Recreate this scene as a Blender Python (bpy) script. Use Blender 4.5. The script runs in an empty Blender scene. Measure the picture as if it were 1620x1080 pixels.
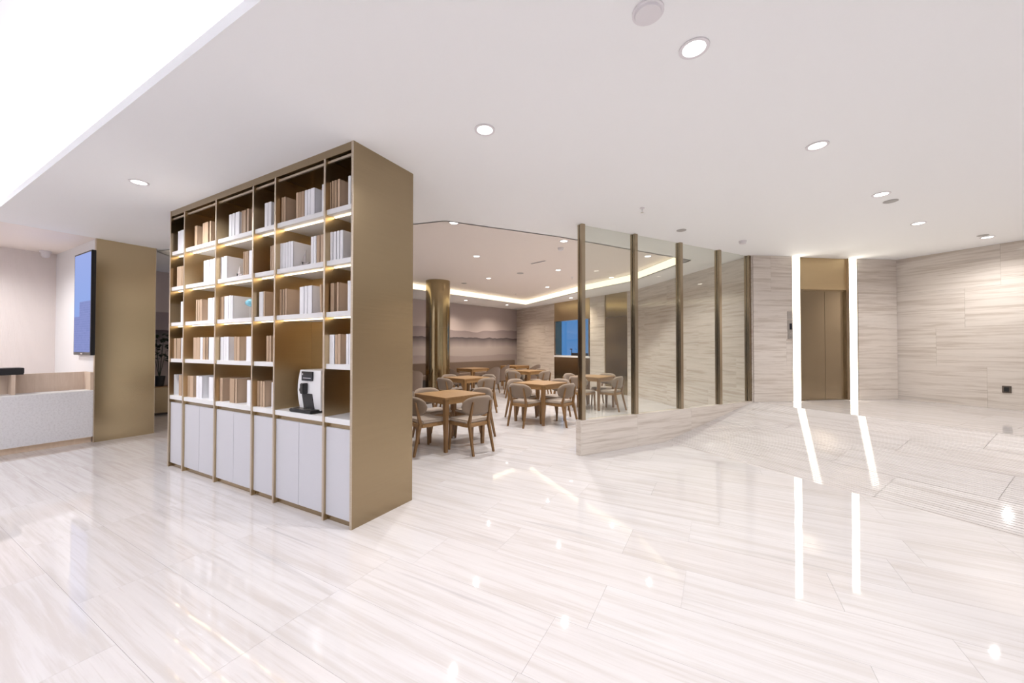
import bpy, bmesh, math, random
from mathutils import Vector
random.seed(7)
R = math.radians
C = bpy.context.scene.collection
SC = bpy.context.scene

# ------------------------------------------------------------------ camera, world, big lights, exposure
F, H, YAW, PIT = 595.0, 1.45, R(28.67), R(0.77)
cam = bpy.data.cameras.new('camera'); cam.sensor_width = 36; cam.lens = F / 1620 * 36; cam.clip_start = .05
co = bpy.data.objects.new('camera', cam); C.objects.link(co)
co.location = (0, 0, H); co.rotation_euler = (R(90) + PIT, 0, YAW)
SC.camera = co
SC.view_settings.view_transform = 'Standard'; SC.view_settings.look = 'None'
SC.view_settings.gamma = 1; SC.view_settings.use_curve_mapping = False
SC.view_settings.exposure = 0.22
w = bpy.data.worlds.new('dusk_sky'); SC.world = w; w.use_nodes = True
w.node_tree.nodes['Background'].inputs[0].default_value = (.085, .25, .60, 1)
w.node_tree.nodes['Background'].inputs[1].default_value = 1.0

COOL = (.93, .93, 1.0); WARM = (1.0, .86, .70); NEUT = (1.0, .98, .97)
COVE_W, LOBBY_W, DINE_W, STRIP_E = 4, 95, 150, 5.5

def area(name, loc, sx, sy, rot, power, col):
    l = bpy.data.lights.new(name, 'AREA'); l.shape = 'RECTANGLE'; l.size = sx; l.size_y = sy
    l.energy = power; l.color = col
    o = bpy.data.objects.new(name, l); C.objects.link(o); o.location = loc; o.rotation_euler = rot
    return o
# LED runs lying on the lip of the raised lobby ceiling, shining up into it
CX0, CX1, CY0, CY1, ZC, ZT, ZR = -7.9, 2.0, -3.2, .98, 3.1, 3.285, 3.55
area('cove_led', ((CX0 + CX1) / 2, CY1 + .14, 3.2), CX1 - CX0, .06, (R(180) , 0, 0), COVE_W * 9.9, COOL)
area('cove_led', ((CX0 + CX1) / 2, CY0 - .14, 3.2), CX1 - CX0, .06, (R(180), 0, 0), COVE_W * 9.9, COOL)
area('cove_led', (CX0 - .14, (CY0 + CY1) / 2, 3.2), .06, CY1 - CY0, (R(180), 0, 0), COVE_W * 4.2, COOL)
area('cove_led', (CX1 + .14, (CY0 + CY1) / 2, 3.2), .06, CY1 - CY0, (R(180), 0, 0), COVE_W * 4.2, COOL)

# ------------------------------------------------------------------ photo pixel -> direction helpers
def ray(px, py):
    xr = (px - 810) / F; yr = (540 - py) / F
    f = math.cos(PIT) - yr * math.sin(PIT); u = math.sin(PIT) + yr * math.cos(PIT)
    return (-math.sin(YAW) * f + math.cos(YAW) * xr, math.cos(YAW) * f + math.sin(YAW) * xr, u)
def onz(px, py, z):
    d = ray(px, py); t = (z - H) / d[2]; return (d[0] * t, d[1] * t, z)
def ony(px, py, y):
    d = ray(px, py); t = y / d[1]; return (d[0] * t, y, H + d[2] * t)
def proj(x, y, z):
    f = -math.sin(YAW) * x + math.cos(YAW) * y; r = math.cos(YAW) * x + math.sin(YAW) * y; u = z - H
    f2 = f * math.cos(PIT) + u * math.sin(PIT); u2 = -f * math.sin(PIT) + u * math.cos(PIT)
    if f2 < .1: return None
    return (810 + F * r / f2, 540 - F * u2 / f2)

# ------------------------------------------------------------------ materials
def newmat(name):
    m = bpy.data.materials.new(name); m.use_nodes = True
    nt = m.node_tree; return m, nt, nt.nodes['Principled BSDF']
def setp(b, **k):
    names = dict(col='Base Color', rough='Roughness', metal='Metallic', spec='Specular IOR Level', ior='IOR',
                 coat='Coat Weight', aniso='Anisotropic', sheen='Sheen Weight', trans='Transmission Weight')
    for q, v in k.items():
        b.inputs[names[q]].default_value = (*v, 1) if q == 'col' else v
def plain(name, col, rough=.5, metal=0, **k):
    m, nt, b = newmat(name); setp(b, col=col, rough=rough, metal=metal, **k); return m
def emit(name, col, s):
    m = bpy.data.materials.new(name); m.use_nodes = True; nt = m.node_tree; nt.nodes.clear()
    e = nt.nodes.new('ShaderNodeEmission'); o = nt.nodes.new('ShaderNodeOutputMaterial')
    e.inputs[0].default_value = (*col, 1); e.inputs[1].default_value = s
    nt.links.new(e.outputs[0], o.inputs[0]); return m
def N(nt, t, **k):
    n = nt.nodes.new(t)
    for a, v in k.items(): setattr(n, a, v)
    return n
def coords(nt, scale, rand=True):
    """object coordinates, stretched, shifted per object"""
    tc = N(nt, 'ShaderNodeTexCoord'); vm = N(nt, 'ShaderNodeVectorMath', operation='MULTIPLY')
    vm.inputs[1].default_value = scale
    if rand:
        oi = N(nt, 'ShaderNodeObjectInfo'); ad = N(nt, 'ShaderNodeVectorMath', operation='ADD')
        mu = N(nt, 'ShaderNodeVectorMath', operation='MULTIPLY'); mu.inputs[1].default_value = (37, 61, 83)
        nt.links.new(oi.outputs['Random'], mu.inputs[0]); nt.links.new(tc.outputs['Object'], ad.inputs[0])
        nt.links.new(mu.outputs[0], ad.inputs[1]); nt.links.new(ad.outputs[0], vm.inputs[0])
    else:
        nt.links.new(tc.outputs['Object'], vm.inputs[0])
    return vm.outputs[0]
def ramp(nt, src, stops):
    r = N(nt, 'ShaderNodeValToRGB'); e = r.color_ramp.elements
    while len(e) < len(stops): e.new(.5)
    for i, (p, c) in enumerate(stops):
        e[i].position = p; e[i].color = (*c, 1) if len(c) == 3 else c
    nt.links.new(src, r.inputs[0]); return r.outputs[0]
def noise(nt, vec, scale, detail=4, rough=.55, dist=0):
    n = N(nt, 'ShaderNodeTexNoise'); n.inputs['Scale'].default_value = scale; n.inputs['Detail'].default_value = detail
    n.inputs['Roughness'].default_value = rough; n.inputs['Distortion'].default_value = dist
    nt.links.new(vec, n.inputs['Vector']); return n.outputs[0]
def mixc(nt, fac, a, b, mode='MIX'):
    m = N(nt, 'ShaderNodeMix', data_type='RGBA', blend_type=mode)
    for s, v in ((0, fac), (6, a), (7, b)):
        if isinstance(v, (int, float)): m.inputs[s].default_value = v
        elif isinstance(v, tuple): m.inputs[s].default_value = (*v, 1)
        else: nt.links.new(v, m.inputs[s])
    return m.outputs[2]
def bump(nt, b, h, strength, dist=.01):
    bp = N(nt, 'ShaderNodeBump'); bp.inputs['Strength'].default_value = strength; bp.inputs['Distance'].default_value = dist
    nt.links.new(h, bp.inputs['Height']); nt.links.new(bp.outputs[0], b.inputs['Normal'])

def marble(name, axis, base, vein, grey, rough, wav=0.0):
    """light straight-veined stone: veins run along local x, bands across `axis`"""
    m, nt, b = newmat(name)
    sc = (.55, 11, 1) if axis == 'y' else (.55, 1, 11)
    v = coords(nt, sc); v2 = coords(nt, tuple(s * 2.6 if s == 11 else s * 1.5 for s in sc))
    n1 = noise(nt, v, 1.6, 6, .62, .25); n2 = noise(nt, v2, 2.2, 5, .6, .15); n3 = noise(nt, v, .9, 3, .5, .4)
    c1 = ramp(nt, n1, [(.36, vein), (.50, base), (.70, tuple(min(1, q * 1.06) for q in base))])
    f2 = ramp(nt, n2, [(.30, (1, 1, 1)), (.46, (0, 0, 0))])
    c2 = mixc(nt, f2, c1, vein); f3 = ramp(nt, n3, [(.24, (.75,) * 3), (.36, (0, 0, 0))])
    c3 = mixc(nt, f3, c2, grey)
    oi = N(nt, 'ShaderNodeObjectInfo'); tint = ramp(nt, oi.outputs['Random'], [(0, (.965, .95, .94)), (.5, (1, 1, 1)), (1, (.98, .975, .975))])
    nt.links.new(mixc(nt, 1.0, c3, tint, 'MULTIPLY'), b.inputs['Base Color'])
    setp(b, rough=rough, spec=.5)
    if wav:
        tc = N(nt, 'ShaderNodeTexCoord'); h = noise(nt, tc.outputs['Object'], 2.2, 1); bump(nt, b, h, wav, .01)
    return m
M = {}
M['floor'] = marble('floor_marble', 'y', (.615, .59, .59), (.555, .52, .505), (.445, .42, .42), .03, .10)
M['stone'] = marble('wall_stone', 'z', (.66, .60, .545), (.525, .455, .395), (.41, .355, .315), .075)
# ramp veins run along local x as on the floor
M['ramp'] = marble('ramp_stone', 'y', (.60, .565, .555), (.525, .485, .465), (.42, .395, .385), .045)
M['grout'] = plain('grout', (.64, .58, .53), .6)
M['paint'] = plain('white_paint', (.93, .935, .95), .7)
M['warm_lit_paint'] = plain('warm_lit_white_paint', (.88, .81, .77), .7)  # white ceiling paint with the warm light of reception and dining tinted in
M['white'] = plain('white_lacquer', (.80, .80, .82), .38)
M['door_white'] = plain('door_lacquer', (.62, .62, .665), .42)
M['shelf'] = plain('white_shelf', (.82, .82, .83), .35)

def brushed(name, col, rough, lines=(2, 2, 220), dark=.85, var=.06):
    m, nt, b = newmat(name); v = coords(nt, lines, False); n = noise(nt, v, 1.0, 3)
    c = ramp(nt, n, [(.3, tuple(q * dark for q in col)), (.7, col)])
    nt.links.new(c, b.inputs['Base Color'])
    rr = N(nt, 'ShaderNodeMapRange'); rr.inputs[3].default_value = rough - var; rr.inputs[4].default_value = rough + var
    nt.links.new(n, rr.inputs[0]); nt.links.new(rr.outputs[0], b.inputs['Roughness'])
    setp(b, metal=1.0); return m
M['bronze'] = brushed('brushed_bronze', (.385, .30, .19), .25, (2, 2, 260), .93, .03)
M['bronze_in'] = brushed('bronze_inner', (.60, .47, .29), .30, (2, 2, 200), .94, .03)
M['bronze_edge'] = brushed('bronze_edge', (.68, .59, .48), .42)
M['gold'] = brushed('gold_sheet', (.62, .48, .29), .42, (2, 2, 160), .95, .03)
M['bronze_wall'] = brushed('wall_bronze', (.58, .47, .30), .20, (1, 1, 160), .95, .02)
M['column'] = brushed('polished_brass', (.42, .33, .19), .17, (1, 1, 60), .96, .02)
M['door'] = brushed('door_bronze', (.37, .295, .20), .20, (160, 1, 1), .95, .02)
M['post'] = brushed('post_bronze', (.42, .345, .245), .20, (90, 90, 1), .95, .015)
def wood(name, col, dk, sc=(2, 30, 30)):
    m, nt, b = newmat(name); v = coords(nt, sc); n = noise(nt, v, 1.0, 5, .6, .4)
    nt.links.new(ramp(nt, n, [(.3, dk), (.7, col)]), b.inputs['Base Color']); setp(b, rough=.42); return m
M['oak'] = wood('oak', (.36, .205, .085), (.25, .135, .05))
M['oak_leg'] = wood('oak_leg', (.25, .135, .052), (.17, .088, .032), (30, 30, 2))
M['pale_wood'] = wood('pale_wood', (.72, .58, .47), (.64, .50, .39), (30, 30, 3))
def fabric(name, col):
    m, nt, b = newmat(name); v = coords(nt, (1, 1, 1)); n = noise(nt, v, 260, 2)
    nt.links.new(ramp(nt, n, [(.3, tuple(q * .82 for q in col)), (.7, col)]), b.inputs['Base Color'])
    setp(b, rough=.85, sheen=.2); bump(nt, b, n, .25, .002); return m
M['taupe'] = fabric('taupe_fabric', (.235, .17, .12)); M['cream'] = fabric('cream_fabric', (.45, .365, .295))
M['brown_fabric'] = fabric('brown_fabric', (.19, .13, .095))
M['bk_white'] = plain('white_cover', (.90, .90, .94), .45); M['bk_brown'] = plain('kraft_cover', (.47, .33, .22), .55)
M['bk_tan'] = plain('tan_cover', (.58, .42, .29), .55)
M['pages'] = plain('pages', (.78, .75, .71), .8)
M['led_warm'] = emit('led_warm', (1, .76, .46), 5.0)
M['led_cream'] = emit('led_cream', (1, .85, .60), 1.7)
M['led_strip'] = emit('led_white', (1, .94, .80), STRIP_E)
M['led_kick'] = emit('led_kick', (1, .80, .52), 1.6)
M['lens'] = emit('lamp_lens', (1, .96, .90), 6.0)
M['black'] = plain('black_plastic', (.012, .012, .014), .32); M['dark_glass'] = plain('dark_glass', (.01, .012, .02), .08)
M['dark'] = plain('dark_joint', (.05, .04, .035), .6)
M['chrome'] = plain('chrome', (.75, .75, .76), .15, 1.0); M['grille'] = plain('grey_grille', (.45, .43, .42), .6)
M['device'] = plain('white_plastic', (.78, .75, .78), .45); M['steel'] = brushed('steel', (.55, .52, .49), .3)
M['socket'] = plain('bronze_socket', (.09, .07, .055), .4)
M['leaf'] = plain('dark_leaf', (.02, .035, .015), .5); M['acryl'] = plain('frosted_acrylic', (.74, .68, .68), .25, trans=.35)
M['turq'] = plain('turquoise_glaze', (.22, .58, .74), .2); M['counter_white'] = plain('ledge_white', (.85, .85, .84), .3)
m, nt, b = newmat('terrazzo'); v = coords(nt, (1, 1, 1), False); n = noise(nt, v, 45, 6, .7)
nt.links.new(ramp(nt, n, [(.28, (.60, .585, .595)), (.5, (.735, .725, .745)), (.75, (.78, .775, .79))]), b.inputs['Base Color']); setp(b, rough=.4); M['terrazzo'] = m
# fluted reception wall: fine vertical reeding
m, nt, b = newmat('reeded_panel'); tc = N(nt, 'ShaderNodeTexCoord'); wv = N(nt, 'ShaderNodeTexWave', wave_type='BANDS', bands_direction='Y')
wv.inputs['Scale'].default_value = 22; nt.links.new(tc.outputs['Object'], wv.inputs['Vector'])
setp(b, col=(.79, .72, .70), rough=.6); bump(nt, b, wv.outputs[1], .25, .006); M['reed'] = m
# glass
m = bpy.data.materials.new('clear_glass'); m.use_nodes = True; nt = m.node_tree; nt.nodes.clear()
o = N(nt, 'ShaderNodeOutputMaterial'); mx = N(nt, 'ShaderNodeMixShader'); tr = N(nt, 'ShaderNodeBsdfTransparent'); gl = N(nt, 'ShaderNodeBsdfGlossy')
fr = N(nt, 'ShaderNodeLayerWeight'); fr.inputs[0].default_value = .5
pw = N(nt, 'ShaderNodeMath', operation='POWER'); pw.inputs[1].default_value = 5; nt.links.new(fr.outputs['Facing'], pw.inputs[0])
ma = N(nt, 'ShaderNodeMath', operation='MULTIPLY_ADD'); ma.inputs[1].default_value = .95; ma.inputs[2].default_value = .05; nt.links.new(pw.outputs[0], ma.inputs[0])
tr.inputs[0].default_value = (.90, .915, .885, 1); gl.inputs['Roughness'].default_value = .01; gl.inputs[0].default_value = (1, 1, 1, 1)
nt.links.new(ma.outputs[0], mx.inputs[0]); nt.links.new(tr.outputs[0], mx.inputs[1]); nt.links.new(gl.outputs[0], mx.inputs[2]); nt.links.new(mx.outputs[0], o.inputs[0]); M['glass'] = m
# misty mountain mural (flat print): local x along the wall, z up
m, nt, b = newmat('mountain_mural'); tc = N(nt, 'ShaderNodeTexCoord'); sx = N(nt, 'ShaderNodeSeparateXYZ'); nt.links.new(tc.outputs['Object'], sx.inputs[0])
def mth(op, a, c=None, d=None):
    n = N(nt, 'ShaderNodeMath', operation=op)
    for i, q in enumerate((a, c, d)):
        if q is None: continue
        if isinstance(q, (int, float)): n.inputs[i].default_value = q
        else: nt.links.new(q, n.inputs[i])
    return n.outputs[0]
def ridge(seed, scale, amp, height, soft):
    cb = N(nt, 'ShaderNodeCombineXYZ'); nt.links.new(mth('MULTIPLY', sx.outputs[0], scale), cb.inputs[0]); cb.inputs[1].default_value = seed
    n = noise(nt, cb.outputs[0], 1.0, 4, .5); hgt = mth('ADD', mth('MULTIPLY', mth('SUBTRACT', n, .5), amp), height)
    d = mth('SUBTRACT', hgt, sx.outputs[2])           # metres below this ridge
    return mth('SUBTRACT', 1.0, mth('MINIMUM', mth('MAXIMUM', mth('MULTIPLY', mth('MULTIPLY', d, -1.0), 60.0), 0), 1)), d
sky = (.50, .43, .425)
col = None
g1, d1 = ridge(3.0, .25, .9, 2.14, 0); g2, d2 = ridge(9.0, .45, .9, 1.80, 0); g3, d3 = ridge(14.0, .35, .35, 1.10, 0)
def fade(d, top, low, rng):
    f = mth('MINIMUM', mth('MAXIMUM', mth('DIVIDE', d, rng), 0), 1); return mixc(nt, f, top, low)
col = mixc(nt, g1, sky, fade(d1, (.29, .24, .25), (.36, .305, .31), .5))
col = mixc(nt, g2, col, fade(d2, (.085, .068, .08), (.44, .38, .37), .38))
col = mixc(nt, g3, col, fade(d3, (.36, .30, .295), (.44, .37, .35), .35))
nt.links.new(col, b.inputs['Base Color']); setp(b, rough=.75); M['mural'] = m
# display: a dusk city picture
m = bpy.data.materials.new('display_picture'); m.use_nodes = True; nt = m.node_tree; nt.nodes.clear()
o = N(nt, 'ShaderNodeOutputMaterial'); e = N(nt, 'ShaderNodeEmission'); tc = N(nt, 'ShaderNodeTexCoord'); sx = N(nt, 'ShaderNodeSeparateXYZ'); nt.links.new(tc.outputs['Object'], sx.inputs[0])
skyc = ramp(nt, mth('DIVIDE', sx.outputs[2], 1.6), [(0, (.215, .245, .52)), (.45, (.26, .36, .70)), (1, (.30, .37, .70))])
bl = mth('MULTIPLY', mth('GREATER_THAN', sx.outputs[0], .28), mth('LESS_THAN', sx.outputs[2], .83))
bl2 = mth('LESS_THAN', sx.outputs[2], .60)
bc = N(nt, 'ShaderNodeTexBrick'); bc.inputs['Color1'].default_value = (.20, .235, .48, 1); bc.inputs['Color2'].default_value = (.225, .255, .51, 1); bc.inputs['Mortar'].default_value = (.25, .285, .56, 1); bc.inputs['Scale'].default_value = 7
cb = N(nt, 'ShaderNodeCombineXYZ'); nt.links.new(sx.outputs[0], cb.inputs[0]); nt.links.new(sx.outputs[2], cb.inputs[1]); nt.links.new(cb.outputs[0], bc.inputs['Vector'])
cc = mixc(nt, mth('MAXIMUM', bl, bl2), skyc, bc.outputs[0])
nt.links.new(cc, e.inputs[0]); e.inputs[1].default_value = 1.0; nt.links.new(e.outputs[0], o.inputs[0]); M['display'] = m

# ------------------------------------------------------------------ mesh helpers
class MB:
    def __init__(s): s.v = []; s.f = []; s.mi = []
    def add(s, vs, fs, mi=0):
        k = len(s.v); s.v += [tuple(p) for p in vs]; s.f += [tuple(i + k for i in f) for f in fs]; s.mi += [mi] * len(fs); return s
    def box(s, x0, x1, y0, y1, z0, z1, mi=0):
        return s.add([(x, y, z) for z in (z0, z1) for y in (y0, y1) for x in (x0, x1)],
                     [(0, 2, 3, 1), (4, 5, 7, 6), (0, 1, 5, 4), (2, 6, 7, 3), (0, 4, 6, 2), (1, 3, 7, 5)], mi)
    def frustum(s, c0, a0, c1, a1, mi=0):
        """square bar from centre c0 (half sizes a0) to c1 (half sizes a1)"""
        vs = [(c[0] + sx * a[0], c[1] + sy * a[1], c[2]) for c, a in ((c0, a0), (c1, a1)) for sx, sy in ((-1, -1), (1, -1), (1, 1), (-1, 1))]
        return s.add(vs, [(3, 2, 1, 0), (4, 5, 6, 7), (0, 1, 5, 4), (1, 2, 6, 5), (2, 3, 7, 6), (3, 0, 4, 7)], mi)
    def chain(s, pts, mi=0):
        for (c0, a0), (c1, a1) in zip(pts, pts[1:]): s.frustum(c0, a0, c1, a1, mi)
        return s
    def prism(s, poly, z0, z1, mi=0):
        n = len(poly); vs = [(x, y, z0) for x, y in poly] + [(x, y, z1) for x, y in poly]
        return s.add(vs, [tuple(range(n))[::-1], tuple(range(n, 2 * n))] + [(i, (i + 1) % n, n + (i + 1) % n, n + i) for i in range(n)], mi)
    def lathe(s, prof, n=24, mi=0, cx=0, cy=0):
        vs = [(cx + r * math.cos(2 * math.pi * i / n), cy + r * math.sin(2 * math.pi * i / n), z) for r, z in prof for i in range(n)]
        fs = [(k * n + i, k * n + (i + 1) % n, (k + 1) * n + (i + 1) % n, (k + 1) * n + i) for k in range(len(prof) - 1) for i in range(n)]
        fs += [tuple(range(n))[::-1], tuple(range((len(prof) - 1) * n, len(prof) * n))]
        return s.add(vs, fs, mi)
    def mesh(s, name, mats, smooth=None, bevel=0):
        me = bpy.data.meshes.new(name); me.from_pydata(s.v, [], s.f)
        for q in (mats if isinstance(mats, (list, tuple)) else [mats]): me.materials.append(M[q])
        me.polygons.foreach_set('material_index', s.mi); 
        bm = bmesh.new(); bm.from_mesh(me)
        bmesh.ops.recalc_face_normals(bm, faces=bm.faces)
        if bevel: bmesh.ops.bevel(bm, geom=bm.edges[:], offset=bevel, segments=2, affect='EDGES', clamp_overlap=True)
        bm.to_mesh(me); bm.free()
        if smooth is not None:
            me.polygons.foreach_set('use_smooth', [True] * len(me.polygons)); me.set_sharp_from_angle(angle=R(smooth))
        me.update(); return me
    def build(s, name, mats, parent=None, loc=(0, 0, 0), rz=0, smooth=None, bevel=0):
        return put(name, s.mesh(name, mats, smooth, bevel), parent, loc, rz)
def put(name, me, parent=None, loc=(0, 0, 0), rz=0):
    o = bpy.data.objects.new(name, me); C.objects.link(o); o.parent = parent; o.location = loc
    o.rotation_euler = rz if isinstance(rz, tuple) else (0, 0, rz); return o
def tag(o, label, cat, group=None):
    o['label'] = label; o['category'] = cat
    if group: o['group'] = group
    return o
def thing(name, label, cat, loc=(0, 0, 0), rz=0, group=None):
    return tag(put(name, None, None, loc, rz), label, cat, group)
def struct(o): o['kind'] = 'structure'; return o
def dup(root, loc, rz, label):
    r = root.copy(); C.objects.link(r); r.location = loc; r.rotation_euler = (0, 0, rz); r['label'] = label
    for ch in list(root.children):
        c = ch.copy(); C.objects.link(c); c.parent = r
        for g in ch.children:
            d = g.copy(); C.objects.link(d); d.parent = c
    return r
def B(x0, x1, y0, y1, z0, z1): return MB().box(x0, x1, y0, y1, z0, z1)

# ------------------------------------------------------------------ plan of the place (metres; x along the bookcase, y away from it)
ZL = .45                                                   # lift-lobby level
P0 = Vector((-1.593, 4.83)); U = Vector((.5535, .8328)); Wd = Vector((.8328, -.5535))   # low wall start, up the ramp, across the ramp
W0, W1 = Vector((.56, 8.05)), Vector((3.0, 9.8))           # lift wall
K2 = Vector((6.6, 7.12))                                   # right wall end
PB, PC = Vector((-2.04, 11.3)), Vector((-7.912, 14.945))   # dining wall corners
PM = Vector((-11.0, 2.6))                                  # mural start
XR, YB, XL = 6.3, -4.6, -10.385

# ---- floor: marble slabs 1.2 x 0.4 on a bed
floor = struct(B(-11.3, XR + .2, YB - .1, 15.4, -.12, -.004).build('floor', 'floor'))
TL, TW = 1.2, .4
tile_me = B(0, TL - .001, 0, TW - .001, -.02, 0).mesh('tile', 'floor')
cand = []
for j in range(int(16 / TW)):
    y = -.1 + j * TW; off = random.choice((0, .2, .4, .6, .8, 1.0)) + .03 * random.random()
    for i in range(16):
        x = -11.6 + off + i * TL; cx, cy = x + TL / 2, y + TW / 2
        q = Vector((cx, cy)) - P0; s, t = q.dot(U), q.dot(Wd)
        if s > 2.2 and t > .5: continue
        if cx > XR + .4 or cx < XL - .6: continue
        if (Vector((cx, cy)) - PC).dot(Vector((.5274, .8496))) > .7: continue
        pr = proj(cx, max(cy, .6), 0)
        if pr is None or pr[0] < -500 or pr[0] > 2150 or pr[1] > 1900: continue
        cand.append((math.hypot(cx, cy), x, y))
cand.sort()
for _, x, y in cand[:300]: put('tile', tile_me, floor, (x, y, 0))
mb = MB()
for _, x, y in cand[300:]: mb.box(x, x + TL - .001, y, y + TW - .001, -.02, 0)
o = mb.build('tile_field', 'floor', floor); o['kind'] = 'stuff'

# ---- ramp with grooved slabs, and the lift-lobby floor
ang = math.atan2(Wd.y, Wd.x); RS, RE = 1.60, 3.88
run = RE - RS; slope = math.atan2(ZL, run); SL = math.hypot(run, ZL)
rp = P0 + U * RS
wedge = MB(); LX = 9.0
wedge.add([(0, 0, -.02), (LX, 0, -.02), (LX, run, ZL - .006), (0, run, ZL - .006), (0, run, -.02), (LX, run, -.02)], [(0, 1, 2, 3), (0, 3, 4), (1, 5, 2), (3, 2, 5, 4), (0, 4, 5, 1)])
ramp_o = struct(wedge.build('floor_ramp', 'grout', None, (rp.x, rp.y, -.004), ang))
rw = SL / 4; gm = MB(); ng = 14; gp = (rw - .003) / ng
pro = [(0, 0)]
for k in range(ng):
    y0 = k * gp
    pro += [(y0 + gp * .74, 0), (y0 + gp * .78, -.004), (y0 + gp * .96, -.004), (y0 + gp, 0)]
vs = [(x, y, z) for x in (0, TL - .003) for y, z in pro]; n = len(pro)
gm.add(vs, [(i, i + 1, n + i + 1, n + i) for i in range(n - 1)])
gm.box(0, TL - .003, 0, rw - .003, -.02, -.0055)
groove_me = gm.mesh('ramp_tile', 'ramp')
for j in range(4):
    off = (0, .55, .2, .85)[j]
    for i in range(8):
        x = -off + i * TL
        x0 = max(0, x)
        if x < 0:
            me = gm = MB(); k = (TL + x) - .003
            gm.add([(xx, y, z) for xx in (0, k) for y, z in pro], [(a, a + 1, n + a + 1, n + a) for a in range(n - 1)]); gm.box(0, k, 0, rw - .003, -.02, -.0055); me = gm.mesh('ramp_tile', 'ramp')
        else: me = groove_me
        d = Vector((0, math.cos(slope), math.sin(slope))) * (j * rw)
        put('tile', me, ramp_o, (x0, d.y, d.z + .004), (slope, 0, 0))
lp = P0 + U * RE
lob = struct(B(0, LX, 0, 4.2, -.4, -.004).build('floor_lobby', 'floor', None, (lp.x, lp.y, ZL), ang))
lob_me = B(0, TL - .002, 0, rw - .002, -.02, 0).mesh('tile', 'ramp')
for j in range(6):
    for i in range(6): put('tile', lob_me, lob, (-(0, .4, .8)[j % 3] + i * TL - .1 + (.9 if j > 0 else .1), j * rw, 0))

# ---- ceilings
TRAY = [(-3.14, 3.91), (-2.09, 5.30), (-.45, 7.95), (-.72, 8.25), (-1.906, 9.798), (-3.607, 10.866), (-6.645, 13.3), (-7.698, 8.118), (-8.95, 3.2), (-8.5, 2.75)]
T = TRAY
cm = MB(); t7 = .07
cm.prism([(-8.3, CY1), (7.2, CY1), (7.2, 8.2), (3.2, 10.6), (.7, 8.7), T[3], T[2], T[1], T[0], T[9], T[8], (-9.0, 2.4), (-8.3, 2.0)], ZC, ZC + t7)
cm.prism([T[3], (.7, 8.7), (-1.8, 12.0), (-7.9, 15.6), (-11.5, 2.4), (-9.0, 2.4), T[8], T[7], T[6], T[5], T[4]], ZC, ZC + t7)
cm.box(-8.3, CX0, YB - .2, CY1, ZC, ZC + t7); cm.box(CX1, 7.2, YB - .2, CY1, ZC, ZC + t7); cm.box(CX0, CX1, YB - .2, CY0, ZC, ZC + t7)
struct(cm.build('ceiling', 'paint'))
struct(B(-10.7, -8.301, YB - .2, 2.1, ZC, ZC + t7).build('ceiling_reception', 'warm_lit_paint'))
struct(MB().prism(T, ZT, ZT + .05).build('ceiling_tray', 'warm_lit_paint'))
fm = MB()
cen = Vector((-4.3, 7.6))
for a, c in zip(T, T[1:] + T[:1]):
    a, c = Vector(a), Vector(c); d = (c - a).normalized(); nrm = Vector((d.y, -d.x))
    if nrm.dot(cen - a) > 0: nrm = -nrm
    e = a + nrm * .03; g = c + nrm * .03
    fm.add([(p.x, p.y, z) for z in (ZC + .0, ZT + .05) for p in (a, c, g, e)], [(3, 2, 1, 0), (4, 5, 6, 7), (0, 1, 5, 4), (1, 2, 6, 5), (2, 3, 7, 6), (3, 0, 4, 7)])
struct(fm.build('trim_1', 'paint'))
for nm, k0, k1 in (('mural', 8, 6), ('window', 6, 3)):     # LED runs along the two far sides of the tray
    lm = MB(); seq = list(range(k0, k1 - 1, -1))
    for p, q in zip(seq, seq[1:]):
        a, c = Vector(T[p]), Vector(T[q]); d = (c - a).normalized(); nrm = Vector((d.y, -d.x))
        if nrm.dot(cen - a) < 0: nrm = -nrm
        a2, c2 = a + nrm * .012, c + nrm * .012; a1, c1 = a + nrm * .002, c + nrm * .002
        lm.add([(v.x, v.y, z) for z in (ZC + .012, ZT - .02) for v in (a1, c1, c2, a2)], [(3, 2, 1, 0), (4, 5, 6, 7), (0, 1, 5, 4), (1, 2, 6, 5), (2, 3, 7, 6), (3, 0, 4, 7)])
    tag(lm.build('cove_light', 'led_cream'), 'cream light line of the raised dining ceiling along the %s' % ('mountain mural side' if nm == 'mural' else 'service window and stone wall side'), 'cove light', 'light lines of the dining ceiling')
# raised lobby ceiling
rm = MB(); rm.box(CX0 - .4, CX1 + .4, CY0 - .4, CY1 + .4, ZR, ZR + .05)
rm.box(CX0 - .45, CX0 - .4, CY0 - .4, CY1 + .4, ZC + t7, ZR); rm.box(CX1 + .4, CX1 + .45, CY0 - .4, CY1 + .4, ZC + t7, ZR)
rm.box(CX0 - .4, CX1 + .4, CY0 - .45, CY0 - .4, ZC + t7, ZR); rm.box(CX0 - .4, CX1 + .4, CY1 + .4, CY1 + .45, ZC + t7, ZR)
struct(rm.build('ceiling_raised', 'paint'))

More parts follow.
